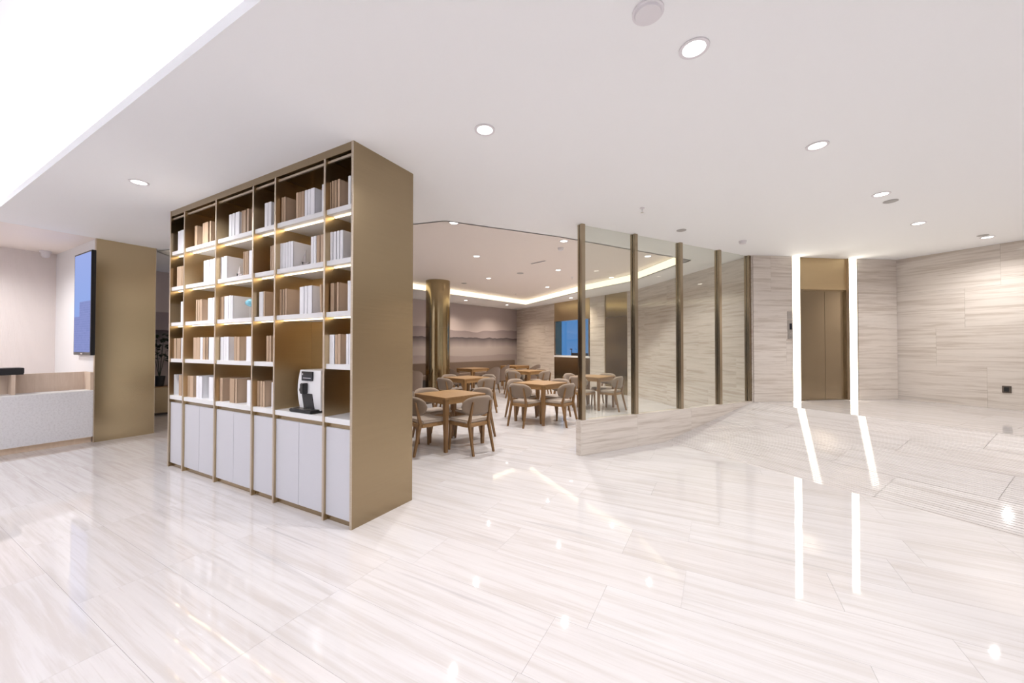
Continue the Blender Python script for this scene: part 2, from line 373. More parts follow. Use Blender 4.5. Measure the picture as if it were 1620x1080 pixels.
# ---- walls
def wallframe(A, Bp):
    d = (Bp - A); return d.length, math.atan2(d.y, d.x), d.normalized()
def onwall(px, A, Bp):
    """distance along wall A->B of the point seen at column px (at eye level)"""
    d = ray(px, 548); dx, dy = Bp.x - A.x, Bp.y - A.y
    t = (A.x * (-dy) + dx * A.y) / (d[0] * (-dy) + dx * d[1]); return (Vector((d[0] * t, d[1] * t)) - A).length
def panels(parent, x0, x1, z0, z1, rows, length=1.25, stag=(0, .6, .25, .9), mat='stone'):
    rh = (z1 - z0) / rows; cache = {}
    for r in range(rows):
        x = x0 - stag[r % 4] * length * .8
        while x < x1 - .001:
            a, c = max(x, x0), min(x + length, x1)
            if c - a > .02:
                key = round(c - a, 3)
                if key not in cache: cache[key] = B(.0008, key - .0008, -.02, 0, .0008, rh - .0008).mesh('panel', mat)
                put('panel', cache[key], parent, (a, 0, z0 + r * rh))
            x += length
L, a, _ = wallframe(W0, W1)
def lx(px): return onwall(px, W0, W1)
e0, e1, e2, e3 = lx(1253), lx(1266), lx(1343), lx(1356)
we = MB(); we.box(0, e0 - .01, 0, .3, 0, ZC); we.box(e3 + .01, L + .1, 0, .3, 0, ZC); we.box(e0 - .01, e3 + .01, .3, .4, 0, ZC); we.box(e0-.01, e3+.01, 0, .3, 0, ZL)
we_o = struct(we.build('wall_elevator', 'grout', None, (W0.x, W0.y, 0), a))
panels(we_o, 0, e0 - .012, ZL, ZC, 4); panels(we_o, e3 + .012, L - .022, ZL, ZC, 4, stag=(0, 0, 0, 0))
EA, EL = a, L
el = thing('elevator', 'bronze two-leaf elevator door between two glowing light strips', 'elevator', (W0.x, W0.y, ZL), a)
B(e1, e2, .03, .06, 2.06, ZC - ZL - .002).build('header_panel', 'gold', el)
jw = lx(1274) - e1
B(e1, e1 + jw, .03, .10, 0, 2.06).build('jamb', 'door', el); B(e2 - .012, e2, .03, .08, 0, 2.06).build('jamb', 'door', el)
mid = lx(1310.5); B(e1 + jw, mid - .003, .065, .09, .012, 2.03).build('door_leaf', 'door', el); B(mid + .003, e2 - .012, .065, .09, .012, 2.03).build('door_leaf', 'door', el)
B(e1 + jw, e2 - .012, .055, .10, 2.03, 2.06).build('door_track', 'bronze', el); B(e1 + jw, e2 - .012, .10, .12, 0, 2.06).build('shaft_screen', 'dark', el)
B(e1 + jw, e2 - .012, .0, .10, 0, .012).build('sill', 'steel', el)
for x0, x1, s in ((e0, e1, 'left of the elevator door, beside the call panel'), (e2, e3, 'right of the elevator door')):
    t = thing('light_strip', 'floor-to-ceiling glowing white light strip ' + s, 'light strip', (W0.x, W0.y, ZL), a, 'light strips beside the elevator')
    B(x0 + .008, x1 - .008, -.012, .03, .002, ZC - ZL).build('diffuser', 'led_strip', t)
    B(x0 - .003, x0 + .007, -.014, .03, .002, ZC - ZL).build('edge_profile', 'bronze_edge', t); B(x1 - .007, x1 + .003, -.014, .03, .002, ZC - ZL).build('edge_profile', 'bronze_edge', t)
t = thing('call_panel', 'small steel elevator call panel with dark display on the stone wall', 'call panel', (W0.x, W0.y, 0), a)
c0 = lx(1244.5); c1 = e0 - .012
B(c0, c1, -.03, -.02, 1.59, 1.93).build('plate', 'steel', t); B(c0, c1, -.028, -.02, 1.955, 2.09).build('upper_plate', 'steel', t)
dsp = B(c0 + .035, c1 - .012, -.032, -.03, 1.76, 1.87).build('floor_indicator', 'dark_glass', t)
MB().lathe([(.012, 0), (.012, .006)], 16).build('button', 'chrome', t, ((c0 + c1) / 2, -.03, 1.68), (R(90), 0, 0)); MB().lathe([(.012, 0), (.012, .006)], 16).build('button', 'chrome', t, ((c0 + c1) / 2, -.03, 1.63), (R(90), 0, 0))
# right wall
K = W1; L, a, _ = wallframe(K, K2)
o = struct(B(0, L, 0, .15, 0, ZC).build('wall_right', 'grout', None, (K.x, K.y, 0), a)); panels(o, .0, 3.2, ZL, ZC, 4, 1.3, (.2, .75, .42, .05))
s0, s1 = onwall(1585, K, K2), onwall(1600, K, K2)
t = thing('wall_socket', 'dark bronze socket plate low on the right stone wall', 'socket', (K.x, K.y, 0), a)
B(s0, s1, -.03, -.02, .715, .825).build('plate', 'socket', t, bevel=.002); B(s0 + .02, s0 + .07, -.033, -.03, .735, .805).build('insert', 'black', t)
# dining walls
L, a, _ = wallframe(PB, W0)
o = struct(B(0, L - .02, 0, .15, 0, ZC).build('wall_dining_side', 'grout', None, (PB.x, PB.y, 0), a)); panels(o, 0, L, 0, ZC, 5, 1.5)
L, a, ud = wallframe(PC, PB); DA = a
q = lambda px: onwall(px, PC, PB)
v0, v1, g0, g1_ = q(878), q(934), q(958), q(993)
wm = MB(); wm.box(0, v0, 0, .3, 0, ZC); wm.box(v1, g0, 0, .3, 0, ZC); wm.box(g1_, L, 0, .3, 0, ZC); wm.box(v0, v1, 0, .3, 0, 1.06); wm.box(v0, v1, 0, .3, 2.42, ZC); wm.box(g0, g1_, .1, .3, 0, ZC)
o = struct(wm.build('wall_dining_window', 'grout', None, (PC.x, PC.y, 0), a))
panels(o, 0, v0, 0, ZC, 4); panels(o, v1, g0, 0, ZC, 4); panels(o, g1_, L, 0, ZC, 4)
t = thing('service_window', 'bronze framed service window with white ledge and blue dusk view', 'window', (PC.x, PC.y, 0), a)
B(v0, v1, -.03, 0, 2.40, ZC).build('header_panel', 'bronze_in', t); B(v0, v1, -.03, 0, 0, 1.06).build('apron_panel', 'bronze', t)
B(v0, v0 + .07, -.03, 0, 1.06, 2.40).build('jamb', 'bronze', t); B(v1 - .07, v1, -.03, 0, 1.06, 2.40).build('jamb', 'bronze', t)
B(v0 - .0, v0 + .03, .0, .3, 1.06, 2.42).build('reveal', 'bronze', t); B(v1 - .03, v1, 0, .3, 1.06, 2.42).build('reveal', 'bronze', t)
B(v0, v1, -.06, .3, 1.06, 1.12).build('ledge', 'counter_white', t); B(v0 + .03, v1 - .03, .24, .25, 1.12, 2.42).build('pane', 'glass', t)
fx = q(900); t = thing('tap', 'slender dark tap on the white ledge of the service window', 'tap', (PC.x + ud.x * fx, PC.y + ud.y * fx, 1.12), a)
MB().lathe([(.03, 0), (.03, .03), (.012, .04), (.012, .24)], 10).build('stem', 'black', t, (0, .13, 0)); B(-.09, .015, .115, .145, .22, .25).build('spout', 'black', t)
fx = q(913); t = thing('sink_unit', 'low dark appliance with upright handle on the white service ledge', 'appliance', (PC.x + ud.x * fx, PC.y + ud.y * fx, 1.12), a)
B(-.45, .35, .08, .2, 0, .10).build('body', 'black', t, bevel=.01); B(-.02, .02, .12, .15, .10, .25).build('handle', 'black', t); B(-.06, .06, .12, .15, .17, .19).build('cross_bar', 'black', t)
t = thing('bronze_door', 'tall dark bronze door panel in the stone wall behind the glass', 'door', (PC.x, PC.y, 0), a)
B(g0, g1_, 0, .03, 0, 2.36).build('door_leaf', 'column', t); B(g0, g1_, 0, .03, 2.372, ZC).build('transom_panel', 'column', t)
B(g0 - .02, g0, -.025, .02, 0, ZC).build('frame', 'bronze_edge', t); B(g1_, g1_ + .02, -.025, .02, 0, ZC).build('frame', 'bronze_edge', t)
# mural wall
L, a, um = wallframe(PM, PC); MA = a
struct(B(0, L + .1, 0, .15, 0, ZC).build('wall_mural', 'mural', None, (PM.x, PM.y, 0), a))
# closing walls round the lobby
struct(B(XL - .15, XL, YB, 1.98, 0, ZC).build('wall_reception', 'reed'))
struct(B(XL - .4, -8.325, 1.98, 2.62, 0, ZC).build('wall_display', 'white'))
struct(B(XL, XR + .1, YB - .15, YB, 0, ZC).build('wall_back', 'paint'))
struct(B(XR, XR + .15, YB, 7.4, 0, ZC).build('wall_far_right', 'paint'))
# low stone wall of the ramp
LW = (W0 - P0).length; UA = math.atan2(U.y, U.x)
lw = struct(B(.015, LW, .015, .085, 0, ZL + .004).build('wall_partition', 'grout', None, (P0.x, P0.y, 0), UA))
for x0, x1, z0, z1 in ((0, 1.02, .16, .455), (0, 1.02, 0, .16), (1.02, 2.2, 0, .455), (2.2, 3.3, 0, .455), (3.3, LW, 0, .455)):
    B(x0 + .001, x1 - .001, 0, .015, z0 + .001, z1 - .001).build('panel', 'stone', lw); B(x0 + .001, x1 - .001, .085, .1, z0 + .001, z1 - .001).build('panel', 'stone', lw)
B(-.012, 0, 0, .1, 0, .455).build('end_panel', 'stone', lw); B(-.012, LW, -.001, .101, .455, .467).build('coping', 'stone', lw)
gp_ = thing('glass_partition', 'tall glass partition with bronze posts standing on the low stone wall', 'partition', (P0.x, P0.y, .467), UA)
ps = (.05, 1.02, 2.0, 2.98, 3.83)
for x in ps:
    o = B(x - .03, x + .03, .008, .05, 0, ZC - .467).build('post', 'post', gp_); B(x - .032, x + .032, .06, .095, 0, ZC - .467).build('post_half', 'post', gp_); B(x - .02, x + .02, .05, .06, 0, ZC - .467).build('post_core', 'dark', gp_)
for x0, x1 in zip(ps, ps[1:]): B(x0 + .03, x1 - .03, .049, .061, .0, ZC - .467 - .004).build('pane', 'glass', gp_)

# ------------------------------------------------------------------ reception side
t = thing('bronze_wall_panel', 'wide brushed bronze wall panel beside the wall display', 'wall panel', (-8.325, 1.975, 0))
B(0, .03, 0, .69, 0, ZC).build('face_sheet', 'bronze_wall', t); B(-.02, .03, -.006, 0, 0, ZC).build('edge_strip', 'bronze_edge', t); B(-.02, .03, .69, .696, 0, ZC).build('edge_strip', 'bronze_edge', t)
t = thing('television', 'tall portrait display showing a blue city picture on the white wall', 'display', (-9.09, 1.974, 1.318))
B(0, .80, -.05, 0, 0, 1.60).build('case', 'black', t, bevel=.004); B(.025, .775, -.0525, -.05, .045, 1.575).build('screen', 'display', t); B(.35, .45, -.053, -.05, .012, .03).build('maker_plate', 'chrome', t)
t = thing('reception_counter', 'long reception counter with pale stone front and wooden trough', 'counter', (-8.32, 0, 0))
yc0, yc1 = -3.4, 1.968
B(-.03, 0, yc0, yc1, .088, .78).build('front_panel', 'terrazzo', t); B(-.09, -.06, yc0, yc1, 0, .10).build('kick_board', 'pale_wood', t); B(-.30, 0, yc0, yc1, .78, .792).build('ledge', 'counter_white', t)
B(-.33, -.30, yc0, yc1, .0, 1.062).build('trough_back', 'pale_wood', t); B(-.30, -.012, yc1 - .03, yc1, .792, 1.062).build('end_board', 'pale_wood', t); B(-.30, -.1, 1.225, 1.26, .792, 1.062).build('divider', 'pale_wood', t)
B(-.055, -.035, yc0, yc1, .12, .13).build('kick_light', 'led_kick', t); B(-.9, -.33, yc0, yc1, .70, .74).build('desk_top', 'pale_wood', t)
t = thing('black_case', 'flat black case lying across the rim of the reception counter', 'case', (-8.56, .75, 1.062)); B(-.16, .13, 0, .58, 0, .012).build('base', 'black', t); B(-.165, .135, -.005, .585, .012, .095).build('lid', 'black', t, bevel=.006)
x, y, _ = onz(72, 397, ZC); t = thing('security_camera', 'small white dome camera under the reception ceiling', 'camera', (x, y, ZC - .12))
MB().lathe([(.07, .12), (.07, .09), (.055, .085)], 20).build('mount', 'device', t, smooth=40); MB().lathe([(.01, 0), (.035, .01), (.05, .035), (.055, .07), (.055, .085)], 20).build('dome', 'device', t, smooth=60)
L, a, um = wallframe(PM, PC)
mp = lambda s, off: (PM.x + um.x * s + um.y * off, PM.y + um.y * s - um.x * off)
x, y = mp(.5, .02); t = thing('sideboard', 'low tan sideboard against the mural beyond the bronze panel', 'sideboard', (x, y, 0), a)
B(0, 1.5, -.35, 0, .04, .58).build('body', 'bronze', t); B(.02, 1.48, -.33, -.02, 0, .04).build('plinth', 'dark', t); B(-.01, 1.51, -.36, 0, .58, .60).build('top', 'oak', t)
x, y = mp(.95, .26); t = thing('leafy_plant', 'dark leafy plant in a pot on the tan sideboard', 'plant', (x, y, .60), a)
MB().lathe([(.07, 0), (.10, .22), (.09, .22), (.08, .18)], 16).build('pot', 'black', t, smooth=40)
rng = random.Random(3); leaf = MB()
leaf.add([(0, 0, 0), (.035, .05, .008), (.03, .11, .004), (0, .15, -.02), (-.03, .11, .004), (-.035, .05, .008), (0, .07, -.01)], [(0, 1, 6), (1, 2, 6), (2, 3, 6), (3, 4, 6), (4, 5, 6), (5, 0, 6)])
lme = leaf.mesh('leaf', 'leaf')
st = MB()
for k in range(6):
    an = k * 1.05; st.frustum((0, 0, .18), (.006, .006), (.10 * math.cos(an), .10 * math.sin(an), .75 + .12 * (k % 3)), (.003, .003))
st.build('stem', 'leaf', t)
for k in range(48):
    an = rng.uniform(0, 6.28); r = rng.uniform(.02, .10); put('leaf', lme, t, (r * math.cos(an), r * math.sin(an), rng.uniform(.55, 1.1)), (rng.uniform(-.6, .6), rng.uniform(-.6, .6), an - 1.57))

# ------------------------------------------------------------------ bookcase
BX, BY = -5.862, 2.015; BL = 3.317; BD = .67
cols = [0, .38, 1.121, 1.855, 2.233, 2.959, BL]
bc = thing('bookcase', 'large bronze-framed bookcase with white shelves and white base doors', 'bookcase', (BX, BY, 0))
B(0, .022, 0, BD, 0, ZC).build('side_panel', 'bronze', bc); B(BL - .022, BL, 0, BD, 0, ZC).build('side_panel', 'bronze', bc)
for sp_ in [c_ for c_ in bc.children if c_.name.startswith('side_panel')]:
    q0 = 0 if sp_.data.vertices[0].co.x < 1 else BL - .022
    B(q0, q0 + .022, -.004, 0, 0, ZC).build('edge_strip', 'bronze_edge', sp_)
B(.022, BL - .022, .0, BD, 3.035, ZC).build('top_panel', 'bronze', bc); B(.022, BL - .022, .02, .035, 3.0, 3.02).build('top_rail', 'bronze_edge', bc)
B(.022, BL - .022, .36, .372, .04, 3.035).build('back_panel', 'bronze_in', bc); B(.022, BL - .022, BD - .02, BD, 0, 3.035).build('rear_panel', 'bronze', bc)
B(.022, BL - .022, .035, .36, 0, .045).build('plinth', 'bronze', bc)
dv = B(-.011, .011, 0, .36, .0, 3.035).mesh('divider', 'bronze_in')
de = B(-.011, .011, -.004, 0, 0, 3.035).mesh('edge_strip', 'bronze_edge')
for c in cols[1:-1]: put('edge_strip', de, put('divider', dv, bc, (c, 0, 0)))
ZS = [2.604, 2.172, 1.74, 1.304]; ZW = .862
wide = [0, 1, 1, 0, 1, 0]
for k in range(6):
    x0 = cols[k] + (.022 if k == 0 else .011); x1 = cols[k + 1] - (.022 if k == 5 else .011)
    for r, z in enumerate(ZS):
        if k == 4 and r == 3: continue
        s = B(x0, x1, .012, .36, z - .042, z).build('shelf', 'shelf', bc)
        if r < 3: B(.01, x1 - x0 - .01, .075, .09, -.050, -.0425).build('shelf_light', 'led_warm', s, (x0, 0, z))
    B(x0, x1, .006, .36, ZW - .045, ZW).build('worktop', 'shelf', bc); B(x0, x1, .03, .05, ZW - .085, ZW - .045).build('rail', 'bronze', bc)
    xs = [x0, (x0 + x1) / 2, x1] if wide[k] else [x0, x1]
    for a0, a1 in zip(xs, xs[1:]): B(a0 + .0025, a1 - .0025, .016, .034, .05, ZW - .085).build('door', 'door_white', bc)

def book(x0, x1, z0, h, c, depth=.2, y=.035):
    w = x1 - x0; t = min(.003, w * .15); b_ = MB()
    r_ = min(.006, w * .3); b_.prism([(0, r_), (r_, 0), (w - r_, 0), (w, r_), (w, r_ + t), (0, r_ + t)], 0, h); b_.box(0, t, t, depth, 0, h); b_.box(w - t, w, t, depth, 0, h); b_.box(t, w - t, r_ + t, depth - .005, .004, h - .004, 1)
    return b_
rows = {
 0: {0: 'w279.1-282.8 w282.8-288.3', 1: 'b305.8-310 b318.3-320.6 b320.6-327.2 t329.4-331.7', 2: 'w360-365 w365-369.4 w370-376.7 b380-382.2 b382.2-387.2 t388.3-391.9 b396-399',
     3: 'w416.4-422.2 w422.2-427.5', 4: 'b442.9-447.1 t447.1-450.1 t466.3-470.6 b470.9-474.8 b474.8-479.6 w480-484.8 w485-489.2 w489.2-496.1 w507.3-512', 5: 'b518.5-522.3 b522.9-526.5 b526.9-531.4 t532-536.5 w549-553.6 w553.9-558'},
 1: {0: 't278.3-285.3 b285.8-288', 1: 'w320.6-324.7 w325-329.4 w330-334.7 w335-339', 2: 'w347.2-351.7 w352-357.8 b383.3-385.8 t386-388.9 b388.9-391.9 w392.2-398.4', 3: 'b426-428.9 t429-431.7',
     4: 'w437.8-445 w445-450.5 w450.5-454.6 w454.6-458.7 w458.7-462.6 w490.3-494.8 w494.8-499 b499.2-505 t505.5-510.6', 5: 'w516.2-520.3 w520.8-525.4 w525.9-531 w531.5-536 w536.6-541.7'},
 2: {0: 'w285-289.4', 1: 't309-311.4 t311.9-315 t315.3-318.9 w328-335 w335.3-339', 2: 'b347.2-353.3 w353.9-360.6 w360.9-365 w365-367.6', 3: 'w408.9-415.6 t415.8-418.3',
     4: 'b439-445 b445.7-449.4 t450-453.1 w473-480.2 w480.6-485.7 w485.9-493.1 t506-509.3', 5: 'b521.9-528.1 t532-535.3 w549.2-554.3 w554.7-558'},
 3: {0: 't273-278.1 b279.7-285.3 w286.3-289', 1: 't305.6-311.2 t311.2-316 w316.4-320.3 t320.5-324.8 b326-328.7 w330-338.4', 2: 'w348.1-353.3 w353.6-357.2 w357.2-361.7 b370-374.7 t374.7-379 w389.2-397.5', 3: 'b421-425.6 t425.9-428.8',
     5: 'w520.8-528.9 t529.7-533.8 t533.8-538.6 w547.2-551.6 w551.6-556.4'},
 4: {0: 'w270-275.6 b283.3-288', 1: 'b295-300.8 t300.8-306.4 w310.8-315.5 w315.5-320.3 w331-338', 2: 'b343.5-348 t348-352.7 b363.7-371.7 t372.5-375.3 w390.9-397.5', 3: 'b407-411 t411.6-415.5 t415.9-419.4 w429.8-432.8'}}
SN = ['top shelf', 'second shelf down', 'middle shelf', 'fourth shelf down', 'worktop above the doors']
CN = ['leftmost narrow bay', 'first wide bay from left', 'second wide bay from left', 'middle narrow bay', 'wide coffee machine bay', 'rightmost narrow bay']
ON = ['first', 'second', 'third', 'fourth', 'fifth', 'sixth', 'seventh', 'eighth', 'ninth', 'tenth']
KIND = dict(w='white', b='brown', t='light brown')
YS = .04
for r, rc in rows.items():
    z = (ZS + [ZW])[r]
    for k, spec in rc.items():
        for i, bk in enumerate(spec.split()):
            p0, p1 = map(float, bk[1:].split('-'))
            x0 = ony(p0, 548, BY + YS)[0] - BX; x1 = ony(p1, 548, BY + YS)[0] - BX - .0045
            h = .248 + random.uniform(-.002, .003); dp = .2 + random.uniform(-.005, .005)
            o = book(x0, x1, z, h, bk[0], dp).build('book', ['bk_' + KIND[bk[0]].replace('light ', '').replace('brown', 'brown') if bk[0] != 't' else 'bk_tan', 'pages'], None, (BX + x0, BY + YS, z))
            if r == 2 and k == 4 and i == 6: o.rotation_euler = (0, R(-3), 0)
            tag(o, f'{KIND[bk[0]]} book, {ON[i]} from left, {SN[r]}, {CN[k]}', 'book', 'books in the bookcase')

# small ornaments between the books
def ornament(px, z, label, s=1.0):
    x = ony(px, 548, BY + .10)[0]; t = thing('ornament', label, 'ornament', (x, BY + .11, z), 0, 'small pale ornaments in the bookcase')
    MB().lathe([(.035 * s, 0), (.04 * s, .008), (.03 * s, .016)], 16).build('base', 'acryl', t, smooth=40)
    MB().add([(-.055 * s, 0, .03), (.05 * s, 0, .03), (.035 * s, .022, .016), (-.03 * s, .022, .016), (.035 * s, -.022, .016), (-.03 * s, -.022, .016), (.06 * s, 0, .055), (-.06 * s, 0, .05)],
             [(2, 3, 7, 6), (4, 6, 7, 5), (2, 6, 4), (3, 5, 7), (2, 4, 5, 3)]).build('hull', 'acryl', t)
    MB().add([(.012, .002, .055), (.012, .002, .15 * s), (-.05 * s, .006, .06), (.012, -.002, .055), (.012, -.002, .15 * s), (-.05 * s, .002, .06)], [(0, 1, 2), (5, 4, 3), (0, 3, 4, 1), (1, 4, 5, 2), (2, 5, 3, 0)]).build('sail', 'acryl', t)
    B(-.007, .003, -.026, -.02, .03, .055).build('mark', 'black', t)
ornament(376.5, ZS[1], 'small pale ornament between white and brown books in the second wide bay')
ornament(480, ZS[1], 'small pale ornament between white and brown books above the coffee machine', 1.15)
x = ony(394, 548, BY + .10)[0]; t = thing('ornament', 'turquoise leaf-shaped ornament on a thin white stem on the middle shelf', 'ornament', (x, BY + .11, ZS[2]))
MB().lathe([(.03, 0), (.03, .006), (.004, .012), (.003, .11)], 12).build('stem', 'white', t)
MB().lathe([(.002, -.10), (.026, -.055), (.04, -.01), (.042, .02), (.03, .06), (.004, .085)], 14).build('body', 'turq', t, (0, 0, .165), (0, R(90), 0), smooth=60)

# coffee machine on the worktop
cx0 = ony(475.5, 548, BY + .09)[0]; t = thing('coffee_machine', 'white coffee machine with black display and drip tray in the bookcase', 'coffee machine', (cx0, BY + .09, ZW))
bw, bh, bd = .30, .375, .25
mb = MB(); n = 9; vs = []
for i in range(n):
    f = i / (n - 1); z = .02 + f * (bh - .02); bul = .016 * math.sin(math.pi * f); fr_ = .014 * math.sin(math.pi * f)
    vs += [(-bul, -fr_, z), (bw + bul, -fr_, z), (bw + bul, bd, z), (-bul, bd, z)]
fs = [(4 * i + a, 4 * i + (a + 1) % 4, 4 * i + 4 + (a + 1) % 4, 4 * i + 4 + a) for i in range(n - 1) for a in range(4)] + [(3, 2, 1, 0), (4 * n - 4, 4 * n - 3, 4 * n - 2, 4 * n - 1)]
mb.add(vs, fs).build('body', 'white', t, smooth=40)
d = B(.05, .205, -.020, -.008, bh - .095, bh - .012).build('control_screen', 'dark_glass', t); B(.075, .185, -.022, -.02, bh - .073, bh - .068).build('print_line', 'device', d); B(.062, .07, -.022, -.02, bh - .045, bh - .03).build('print_mark', 'device', d)
B(.085, .135, -.06, -.01, .165, .26).build('spout', 'black', t, bevel=.006)
d = MB().lathe([(.024, 0), (.024, .010), (.016, .014)], 20).build('dial', 'chrome', t, (.042, -.012, .195), (R(90), 0, 0), smooth=40); MB().lathe([(.013, .0), (.013, .016)], 16).build('dial_cap', 'black', d)
mb = MB(); mb.add([(.05, -.018, .165), (.20, -.018, .165), (.215, -.012, .03), (.075, -.012, .03), (.05, .0, .165), (.20, 0, .165), (.215, 0, .03), (.075, 0, .03)], [(0, 1, 2, 3), (7, 6, 5, 4), (0, 4, 5, 1), (1, 5, 6, 2), (2, 6, 7, 3), (3, 7, 4, 0)]).build('cup_bay', 'black', t)
d = B(-.03, .285, -.085, .02, .002, .032).build('drip_tray', 'black', t, bevel=.006)
for k in range(7): B(.0 + k * .032, .018 + k * .032, -.075, -.015, .032, .035).build('grate_bar', 'steel', d)
B(.02, .28, .03, bd - .02, 0, .02).build('foot', 'black', t)

# ------------------------------------------------------------------ dining furniture
TA = R(-14); lxv = Vector((math.cos(TA), math.sin(TA))); lyv = Vector((-math.sin(TA), math.cos(TA)))
def make_table(loc, label):
    t = thing('dining_table', label, 'table', (loc[0], loc[1], 0), TA, 'square oak dining tables')
    s = .375
    B(-s, s, -s, s, .722, .75).build('table_top', 'oak', t, bevel=.004)
    for k in range(4):
        B(-s + .05, s - .05, -s + .012, -s + .032, .655, .722).build('apron', 'oak', t, rz=k * math.pi / 2)
    for sx in (-1, 1):
        for sy in (-1, 1):
            MB().chain([((sx * (s - .036), sy * (s - .036), 0), (.020, .020)), ((sx * (s - .032), sy * (s - .032), .60), (.031, .031)), ((sx * (s - .032), sy * (s - .032), .722), (.031, .031))]).build('leg', 'oak_leg', t)
    return t
def pad(a, b_, th, Rr, nu=22, nv=8):
    mb = MB(); g = []
    for side in (1, -1):
        rowsv = []
        for i in range(nu + 1):
            u = -1 + 2 * i / nu; hh = b_ * (max(0, 1 - abs(u) ** 3.2)) ** .5
            rowsv.append([])
            for j in range(nv + 1):
                v = -1 + 2 * j / nv
                tt = th * (max(0, 1 - abs(u) ** 8) ** .5) * (max(0, 1 - v ** 6) ** .5)
                an = u * a / Rr; rr = Rr - side * tt
                z = v * hh
                mb.v.append((rr * math.sin(an), Rr - rr * math.cos(an) - .10 * z, z)); rowsv[-1].append(len(mb.v) - 1)
        g.append(rowsv)
    for s, rv in enumerate(g):
        for i in range(nu):
            for j in range(nv):
                q_ = (rv[i][j], rv[i + 1][j], rv[i + 1][j + 1], rv[i][j + 1]); mb.f.append(q_ if s == 0 else q_[::-1]); mb.mi.append(0)
    return mb
def weld(me):
    bm = bmesh.new(); bm.from_mesh(me); bmesh.ops.remove_doubles(bm, verts=bm.verts, dist=.0008); bmesh.ops.recalc_face_normals(bm, faces=bm.faces); bm.to_mesh(me); bm.free()
    me.polygons.foreach_set('use_smooth', [True] * len(me.polygons)); me.update(); return me
def make_chair(loc, rz, label):
    """faces +y; the two back posts rise behind a curved padded back"""
    t = thing('dining_chair', label, 'chair', (loc[0], loc[1], 0), rz, 'padded oak chairs round the square tables')
    me = weld(pad(.285, .135, .022, .46).mesh('backrest', 'taupe')); put('backrest', me, t, (0, -.262, .645))
    # cushion
    mb = MB(); prof = [(-.19, -.20), (.19, -.20), (.22, .03), (.22, .17), (.19, .19), (-.19, .19), (-.22, .17), (-.22, .03)]
    mb.prism(prof, .405, .455); mb.build('seat', 'cream', t, smooth=40, bevel=.016)
    fm_ = MB()
    fm_.box(-.175, .175, -.225, -.195, .36, .41).box(-.19, .19, .155, .18, .36, .41)
    for s in (-1, 1): fm_.add([(s * .165, -.2, .36), (s * .19, -.2, .36), (s * .212, .17, .36), (s * .187, .17, .36), (s * .165, -.2, .41), (s * .19, -.2, .41), (s * .212, .17, .41), (s * .187, .17, .41)], [(3, 2, 1, 0), (4, 5, 6, 7), (0, 1, 5, 4), (1, 2, 6, 5), (2, 3, 7, 6), (3, 0, 4, 7)])
    fm_.build('seat_frame', 'oak', t)
    for s in (-1, 1):
        MB().chain([((s * .205, .18, 0), (.011, .011)), ((s * .195, .165, .30), (.017, .017)), ((s * .195, .163, .41), (.018, .019))]).build('leg', 'oak_leg', t)
        MB().chain([((s * .178, -.325, 0), (.012, .014)), ((s * .172, -.265, .24), (.015, .019)), ((s * .168, -.222, .42), (.016, .022)), ((s * .160, -.262, .58), (.014, .015)), ((s * .155, -.292, .71), (.011, .009))]).build('leg', 'oak_leg', t)
    return t
tabs = [((-3.52, 4.51), 'table nearest the bookcase'), ((-3.05, 6.73), 'table beside the glass partition end'), ((-5.05, 7.07), 'second table from the bookcase'),
        ((-4.90, 9.92), 'table in front of the service window'), ((-2.61, 8.81), 'table seen through the first glass pane')]
tproto = cproto = None
for (tx, ty), nm in tabs:
    lab = 'square oak dining ' + nm
    tproto = make_table((tx, ty), lab) if tproto is None else (dup(tproto, (tx, ty, 0), TA, lab), tproto)[1]
    for d, ro, sd in ((-lyv, 0, 'front left'), (lxv, math.pi / 2, 'front right'), (lyv, math.pi, 'back right'), (-lxv, -math.pi / 2, 'back left')):
        jx, jr = random.uniform(-.03, .03), random.uniform(-.06, .06)
        side = Vector((-d.y, d.x)); dist = .425 + random.uniform(0, .03); p = Vector((tx, ty)) + d * dist + side * jx
        lab = f'padded chair at {sd} of the ' + nm
        if cproto is None: cproto = make_chair(p, TA + ro + jr, lab)
        else: dup(cproto, (p.x, p.y, 0), TA + ro + jr, lab)
